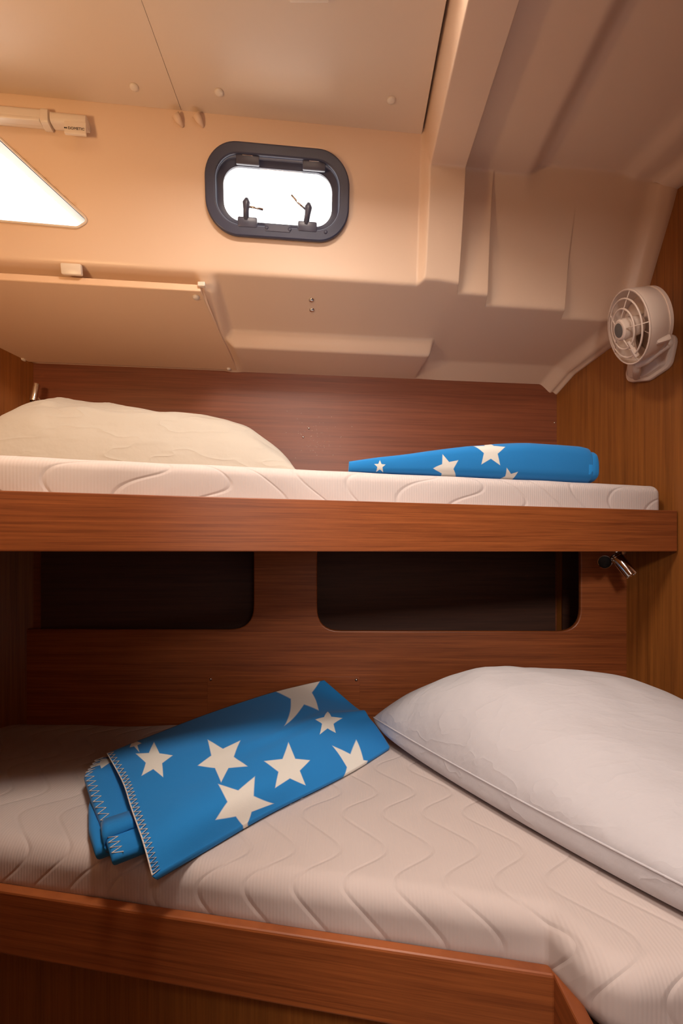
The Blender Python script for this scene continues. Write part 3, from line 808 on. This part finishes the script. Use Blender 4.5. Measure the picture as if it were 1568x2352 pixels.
# ------------------------------------------------------------------ lower star blanket
net_px = [
 [(350, 2014, -.548), (328, 1935, -.512), (300, 1850, -.500), (278, 1790, -.500), (245, 1730, -.512)],
 [(475, 1943, -.548), (448, 1872, -.500), (420, 1800, -.486), (385, 1740, -.480), (345, 1690, -.490)],
 [(600, 1873, -.548), (575, 1812, -.498), (545, 1750, -.480), (515, 1690, -.468), (480, 1638, -.470)],
 [(742, 1803, -.548), (715, 1750, -.505), (690, 1690, -.478), (655, 1640, -.458), (612, 1594, -.445)],
 [(820, 1762, -.550), (800, 1710, -.510), (765, 1660, -.480), (730, 1610, -.455), (690, 1574, -.430)],
 [(895, 1715, -.550), (875, 1682, -.520), (845, 1648, -.490), (800, 1610, -.465), (744, 1562, -.415)]]
NET = [[on_z(*p) for p in r] for r in net_px]
def bl_pt(s, t):
    p = surf(NET, s, t)
    w_ = math.sin(t*9+s*3)*.0022*math.sin(math.pi*t)+noise.noise(Vector((s*5, t*4, 1)))*.005*math.sin(math.pi*t)
    ridge = .006*math.exp(-((t-.42-.12*s)/.05)**2)*ss(.25, .8, s)+.005*math.exp(-((t-.65+.1*s)/.04)**2)*ss(.1, .7, s)
    return p+Vector((0, 0, w_+ridge))
bm = bmesh.new(); uvl = bm.loops.layers.uv.new('UVMap')
NSX, NTX = 110, 70
uvd = {}
def addv(p, uv): v = bm.verts.new(p); uvd[v] = uv; return v
G = [[addv(bl_pt(i/NSX, j/NTX), (i/NSX, j/NTX)) for j in range(NTX+1)] for i in range(NSX+1)]
for i in range(NSX):
    for j in range(NTX): bm.faces.new((G[i][j], G[i+1][j], G[i+1][j+1], G[i][j+1]))
loop = [(i, 0) for i in range(NSX+1)]+[(NSX, j) for j in range(1, NTX+1)]+[(i, NTX) for i in range(NSX-1, -1, -1)]+[(0, j) for j in range(NTX-1, 0, -1)]
cen = bl_pt(.5, .5)
ring0 = [G[i][j] for i, j in loop]
prev = ring0
prof_b = [(.006, -.007), (.018, -.012), (.022, -.03), (.014, -.99)]
for (inn, dz) in prof_b:
    ring = []
    for (i, j), v0 in zip(loop, ring0):
        d = Vector((cen.x-v0.co.x, cen.y-v0.co.y, 0)).normalized()
        k_ = inn if i == 0 else inn*.5
        z = max(-.5598, v0.co.z+dz)
        ring.append(addv(v0.co+d*k_+Vector((0, 0, z-v0.co.z)), (i/NSX+.001, j/NTX)))
    for k in range(len(ring)):
        k2 = (k+1) % len(ring)
        bm.faces.new((prev[k], ring[k], ring[k2], prev[k2]))
    prev = ring
bm.faces.new(prev)
# lower folds peeping out past the hem
def fold(path, width_dir, w, th, uv):
    n = 12; sec = round_poly([(-w, -th), (w, -th), (w, th), (-w, th)], th*.95, 4)
    rows = []
    for p in path:
        rows.append([addv(Vector(p)+width_dir*a+Vector((0, 0, b)), (uv[0]+a*1.2, uv[1]+(Vector(p)-Vector(path[0])).length*1.2)) for a, b in sec])
    for A, B in zip(rows, rows[1:]):
        for k in range(len(A)): bm.faces.new((A[k], A[(k+1) % len(A)], B[(k+1) % len(A)], B[k]))
    bm.faces.new(rows[0][::-1]); bm.faces.new(rows[-1])
    return rows
wdv = (NET[2][2]-NET[0][2]); wdv.z = 0; wdv.normalize()
f2 = [on_z(a, b, z) for a, b, z in ((262, 1742, -.530), (240, 1775, -.528), (262, 1830, -.528), (296, 1900, -.530), (318, 1955, -.538))]
fold(f2, wdv, .045, .009, (5, 5))
f3 = [on_z(a, b, z) for a, b, z in ((268, 1790, -.548), (262, 1840, -.544), (268, 1890, -.542), (282, 1925, -.545), (288, 1938, -.550))]
fold(f3, wdv, .052, .0115, (6, 6))
f4 = [on_z(a, b, z) for a, b, z in ((268, 1885, -.525), (272, 1905, -.522), (278, 1925, -.532), (280, 1935, -.545))]
fold(f4, wdv, .030, .012, (8, 8))
for f in bm.faces:
    for l in f.loops: l[uvl].uv = uvd[l.vert]
def invert(px, py):
    best = None; s, t = .5, .5
    for st in range(40):
        p = bl_pt(s, t); u_ = (784+p.x/p.y*F, HY-p.z/p.y*F); e_ = (px-u_[0], py-u_[1])
        h = .01; ps = bl_pt(min(s+h, 1.2), t); pt = bl_pt(s, min(t+h, 1.2))
        us = (784+ps.x/ps.y*F-u_[0], HY-ps.z/ps.y*F-u_[1]); ut = (784+pt.x/pt.y*F-u_[0], HY-pt.z/pt.y*F-u_[1])
        det = us[0]*ut[1]-us[1]*ut[0]
        if abs(det) < 1e-9: break
        ds = (e_[0]*ut[1]-e_[1]*ut[0])/det*h; dt = (us[0]*e_[1]-us[1]*e_[0])/det*h
        s = min(.985, max(0.01, s+.6*ds)); t = min(.985, max(.01, t+.6*dt))
    return s, t
def star_m(R, th, J=((1, 0), (0, 1))):
    c_, s_ = math.cos(math.radians(-th)), math.sin(math.radians(-th))
    return tuple(v/R for v in (c_*J[0][0]-s_*J[1][0], c_*J[0][1]-s_*J[1][1], s_*J[0][0]+c_*J[1][0], s_*J[0][1]+c_*J[1][1]))
stars = []
for (a, b, R, th) in ((354, 1746, 45, 88), (510, 1745, 60, -22), (664, 1764, 56, 20), (554, 1845, 72, 139), (752, 1657, 31, 90), (690, 1588, 56, -112), (822, 1775, 48, 80), (306, 1703, 15, -70)):
    s, t = invert(a, b); h = .01
    p0 = bl_pt(s, t); ps = bl_pt(s+h, t); pt = bl_pt(s, t+h)
    uv = lambda p: (p.x/p.y*F, p.z/p.y*F)
    u0, us, ut = uv(p0), uv(ps), uv(pt)
    J = (((us[0]-u0[0])/h, (ut[0]-u0[0])/h), ((us[1]-u0[1])/h, (ut[1]-u0[1])/h))
    stars.append((s, t)+star_m(R, th, J))
stars += [(4.99, 5.045)+star_m(.05, 20), (6.0, 6.06)+star_m(.04, 60)]
M['fleece_low'] = fleece('blue_fleece_with_white_stars', stars)
blk = thing('blanket', 'blue fleece blanket with white stars, folded with stitched hem on the lower mattress', 'blanket', cen*1.0)
me = bpy.data.meshes.new('blanket_cloth'); bmesh.ops.recalc_face_normals(bm, faces=bm.faces[:]); bm.to_mesh(me); bm.free()
obj('blanket_cloth', me, M['fleece_low'], blk, smooth=True)
# zigzag stitching along the hem
M['thread'] = mat('white_thread', (.72, .68, .64), .8)
zz = []
NZ = 62
for k in range(NZ+1):
    t = .01+.97*k/NZ; s = .004 if k % 2 == 0 else .040
    zz.append(bl_pt(s, t)+Vector((0, 0, .0022)))
bm = tube(zz, .0011, 5)
tube([bl_pt(.003, .01+.98*k/60)+Vector((-.0005, 0, .0005)) for k in range(61)], .0015, 6, bm)
obj('hem_stitching', bm, M['thread'], blk, smooth=True)
zz = []
for k in range(41):
    t = k/40; i_ = min(int(t*(len(f2)-1)), len(f2)-2); u_ = t*(len(f2)-1)-i_
    p = f2[i_].lerp(f2[i_+1], u_); zz.append(p-wdv*(.044 if k % 2 else .026)+Vector((0, 0, .0098)))
obj('hem_stitching', tube(zz, .0012, 5), M['thread'], blk, smooth=True)

# ------------------------------------------------------------------ upper star blanket
def zt_of(px, y14): return None
top_px = [(800, 1072), (860, 1062), (930, 1053), (1000, 1043), (1060, 1034), (1120, 1029), (1200, 1028), (1270, 1030), (1320, 1034), (1336, 1038)]
bm = bmesh.new(); uvl = bm.loops.layers.uv.new('UVMap'); uvd = {}
rows = []
SEC = 40
def usec(px, pyt, endk=1.0):
    yc = lerp(1.66, 1.83, (px-800)/536); x = (px-784)/1400*yc
    yf = ub(x)+.065                                             # close to the mattress edge
    hw_ = .105*endk; ymid = yf*K+hw_
    ztop = (HY-pyt)/F*(ymid)
    h_ = max(.003, ztop-.1965)/2
    ring = []
    for k in range(SEC):
        a = 2*math.pi*k/SEC; ca, sa = math.cos(a), math.sin(a)
        ex = .5
        yy = ymid+hw_*math.copysign(abs(ca)**ex, ca); zz_ = .1965+h_+h_*endk*math.copysign(abs(sa)**ex, sa)
        xx = x + .0*ca
        j = noise.noise(Vector((x*6, yy*6, zz_*9)))*.004
        v = bm.verts.new((xx, yy, max(.1972, zz_+j*(sa > -.3)))); uvd[v] = (xx, zz_); ring.append(v)
    return ring
def interp(pts, n):
    out = []
    for k in range(n+1):
        x = lerp(pts[0][0], pts[-1][0], k/n)
        for (a, b), (c_, d) in zip(pts, pts[1:]):
            if a <= x <= c_+1e-6: out.append((x, lerp(b, d, (x-a)/(c_-a)))); break
    return out
samp = interp(top_px, 60)
for (a, b) in samp: rows.append(usec(a, b))
rows.append(usec(1338, 1040, .97)); rows.append(usec(1339.5, 1044, .9))
for A, B in zip(rows, rows[1:]):
    for k in range(SEC): bm.faces.new((A[k], A[(k+1) % SEC], B[(k+1) % SEC], B[k]))
bm.faces.new(rows[0][::-1]); bm.faces.new(rows[-1])
# inner roll that sticks out of the end
rows = [usec(1330, 1044, .84), usec(1348, 1040, .86), usec(1352, 1042, .84), usec(1354, 1048, .7)]
for A, B in zip(rows, rows[1:]):
    for k in range(SEC): bm.faces.new((A[k], A[(k+1) % SEC], B[(k+1) % SEC], B[k]))
bm.faces.new(rows[0][::-1]); bm.faces.new(rows[-1])
for f in bm.faces:
    for l in f.loops: l[uvl].uv = uvd[l.vert]
ust = []
for (a, b, r_, th) in ((1125, 1036, 40, -54), (1026, 1078, 34, 110), (1170, 1100, 26, 40), (872, 1072, 14, 90)):
    yy = lerp(1.66, 1.83, (a-800)/536); x = (a-784)/1400*yy; yw = (ub(x)+.065)*K
    x = (a-784)/F*yw; ust.append(((a-784)/F*yw, (HY-b)/F*yw)+star_m(r_/F*yw, th))
# texture coordinate follows the front face
M['fleece_up'] = fleece('blue_fleece_with_white_stars_upper', ust)
me = bpy.data.meshes.new('blanket'); bmesh.ops.recalc_face_normals(bm, faces=bm.faces[:]); bm.to_mesh(me); bm.free()
o = obj('blanket', me, M['fleece_up'], smooth=True, origin=D(.4, 1.75, .192))
tag(o, 'blue fleece blanket with white stars, rolled up on the upper mattress', 'blanket')

# ------------------------------------------------------------------ wall fan
fc = at(1445, 752, 1.745); ax = Vector((-.960, .053, -.274)).normalized()
fan = thing('wall_fan', 'round cream plastic cabin fan on the right wooden bulkhead', 'fan', at(1500, 850, 1.86))
R_ = .101
hs = lathe(fc, ax, [(.006, R_-.002), (.006, R_+.001), (-.004, R_+.002), (-.048, R_-.006), (-.058, R_-.012), (-.060, R_-.02), (-.056, R_-.022), (-.046, R_-.012), (-.004, R_-.004), (.006, R_-.002)], 64, cap=False)
obj('housing', hs, M['fan_plastic'], fan, smooth='auto')
rim = lathe(fc, ax, [(-.056, R_-.016), (-.056, R_-.007), (-.066, R_-.009), (-.070, R_-.015), (-.076, R_-.03), (-.078, .02), (-.078, .0)], 64, cap=False)
obj('rear_cover', rim, M['fan_plastic'], fan, smooth='auto')
fu, fw, fa = frame_of(ax)
def fp(ang, r, h): return fc+fa*h+(fu*math.cos(ang)+fw*math.sin(ang))*r
grl = bmesh.new()
for rr, hh in ((R_, .004), (.080, .012), (.055, .019)):
    tube([fp(2*math.pi*k/64, rr, hh) for k in range(64)], .0026, 6, grl, closed=True)
for k in range(5):
    a = 2*math.pi*k/5+.35
    tube([fp(a, .028, .026), fp(a, .055, .019), fp(a, .079, .012), fp(a, R_, .004)], .0016, 6, grl)
obj('grille', grl, M['fan_plastic'], fan, smooth=True)
hub = obj('hub', lathe(fc, ax, [(-.03, .026), (.020, .030), (.028, .029), (.031, .025), (.031, .0)], 40, cap=False), M['fan_plastic'], fan, smooth='auto')
obj('hub_badge', lathe(fc, ax, [(.030, .020), (.0322, .0195), (.0325, .018), (.0325, .0)], 32, cap=False), M['grey_disc'], hub, smooth='auto')
for k in range(4):
    bm = bmesh.new(); rws = []
    for i in range(9):
        t = i/8; r = lerp(.024, .084, t); ww = lerp(.35, .62, t); rws.append([])
        for j in range(9):
            u_ = j/8; a = k*math.pi/2+ww*(u_-.5)*1.9+.5*t
            rws[-1].append(bm.verts.new(fp(a, r, -.045+(u_-.5)*.030)))
    for i in range(8):
        for j in range(8): bm.faces.new((rws[i][j], rws[i+1][j], rws[i+1][j+1], rws[i][j+1]))
    bl_ = obj('blade', bm, M['fan_plastic'], fan, smooth=True)
    md = bl_.modifiers.new('t', 'SOLIDIFY'); md.thickness = .0016
# two-legged clip across the grille at the lower right
a_c = None
bm = tube([fp(0, 0, 0)+Vector((0, 0, 0)), fp(0, 0, 0)], .001, 4) if False else bmesh.new()
p0_ = hit(1443, 785, fc+fa*.024, fa); p1_ = hit(1462, 818, fc+fa*.006, fa)
tube([p0_, p0_.lerp(p1_, .5)], .0045, 8, bm); tube([p0_.lerp(p1_, .45), p1_], .007, 8, bm)
obj('grille_clip', bm, M['fan_plastic'], fan, smooth='auto')
# bracket and base on the bulkhead
wd_ = Vector((-.3564/K, 1, 0)).normalized()              # along the bulkhead, away
wn_r = Vector((-wd_.y, wd_.x, 0)); wn_r = wn_r if wn_r.x < 0 else -wn_r
wpt = Vector((xr(1.8), 1.8*K, 0))
bc = hit(1512, 828, wpt, wn_r)
def rw(a, b, h=0): return bc+wd_*(a*1.12)+up*(b*1.12)+wn_r*h
out = round_poly([(-.060, .055), (-.040, -.030), (.020, -.050), (.085, -.035), (.090, .0), (.03, .06)], [.03, .03, .03, .025, .03, .03], 6)
base = obj('base_plate', prism([rw(a, b, -.0) for a, b in out], wn_r*.016, .004), M['fan_plastic'], fan, smooth='auto')
bs2 = [(a*.85+.004, b*.82) for a, b in out]
obj('base_body', loft([[rw(a, b, .016) for a, b in bs2], [rw(a*.95, b*.95, .030) for a, b in bs2], [rw(a*.75, b*.75+.01, .048) for a, b in bs2], [rw(a*.3, b*.3+.02, .056) for a, b in bs2]]), M['fan_plastic'], fan, smooth='auto')
s1 = fc-fa*.055-up*.0; 
q0 = hit(1462, 838, fc-fa*.02, fa); q1 = hit(1535, 790, fc-fa*.075, fa)
armb = tube([q0, q0.lerp(q1, .35)+up*-.004, q0.lerp(q1, .7), q1], [.012, .014, .013, .011], 14)
obj('cradle', armb, M['fan_plastic'], fan, smooth='auto')
obj('cradle_arm', tube([q0, q0.lerp(rw(.05, -.03, .02), .5), rw(.055, -.028, .012)], [.013, .012, .012], 12), M['fan_plastic'], fan, smooth=True)
obj('cradle_arm', tube([q1, q1.lerp(rw(-.03, .03, .02), .6), rw(-.03, .03, .01)], [.012, .013, .014], 12), M['fan_plastic'], fan, smooth=True)
cl_c = hit(1527, 782, fc-fa*.05, fa)
obj('lock_lever', box_frame(cl_c+wn_r*.012, (wd_*.0+fa*-1).normalized(), fu, fw, .020, .010, .009, .005), M['fan_plastic'], fan, smooth='auto')
obj('rocker_switch', box_frame(hit(1494, 806, fc-fa*.035, fa)+wn_r*.006, fa, fu, fw, .010, .005, .006, .002), M['grey_disc'], fan)

# ------------------------------------------------------------------ reading lamps
def rlamp(name_label, mount, mount_dir, tube_a, tube_b, r, disc=None, ddir=None):
    t = thing('reading_lamp', name_label, 'lamp', mount)
    obj('mount', lathe(mount, mount_dir, [(-.001, .020), (.006, .020), (.009, .016), (.009, .001)], 28, cap=False), M['chrome'], t, smooth='auto')
    a = Vector(tube_a); b = Vector(tube_b); d = b-a; L = d.length
    obj('stem', tube([mount, (Vector(mount)+a.lerp(b, .3))/2, a.lerp(b, .3)], .005, 10), M['chrome'], t, smooth=True)
    sh = obj('lamp_shade', lathe(a, d, [(0, r*.3), (0, r*.95), (.002, r), (.004, r), (.0045, r*.93), (.007, r*.93), (.0075, r), (.010, r), (.0105, r*.93), (.013, r*.93), (.0135, r), (L-.002, r), (L, r*.96), (L, r*.85), (L-.01, r*.8), (L-.01, 0)], 32, cap=False), M['chrome'], t, smooth='auto')
    if disc is not None:
        dd = lathe(disc, ddir, [(-.022, .001), (-.022, .015), (-.018, .0195), (.0075, .0205), (.0085, .0195), (.0075, .0180), (-.012, .0165)], 36, cap=False)
        sr = obj('swivel_head', dd, M['chrome'], t, smooth='auto')
        obj('inner_face', lathe(disc, ddir, [(-.011, .0166), (-.0105, .001)], 30, cap=False), M['black'], sr)
    return t
x_, z_ = lz(1424, 1262)
rlamp('chrome reading lamp under the right end of the upper bunk', Vector((x_, lpy(x_)-.001, z_)), (0, -1, 0),
      at(1411, 1274, 1.86), at(1450, 1322, 1.82), .0185, at(1388, 1290, 1.86), (-.50, -1, -.12))
mpt = hit(82, 925, W(0, 2.16, 0), bn)
rlamp('chrome reading lamp at the left end above the upper pillow', mpt, bn, at(84, 883, 1.97), at(76, 922, 1.95), .0105)
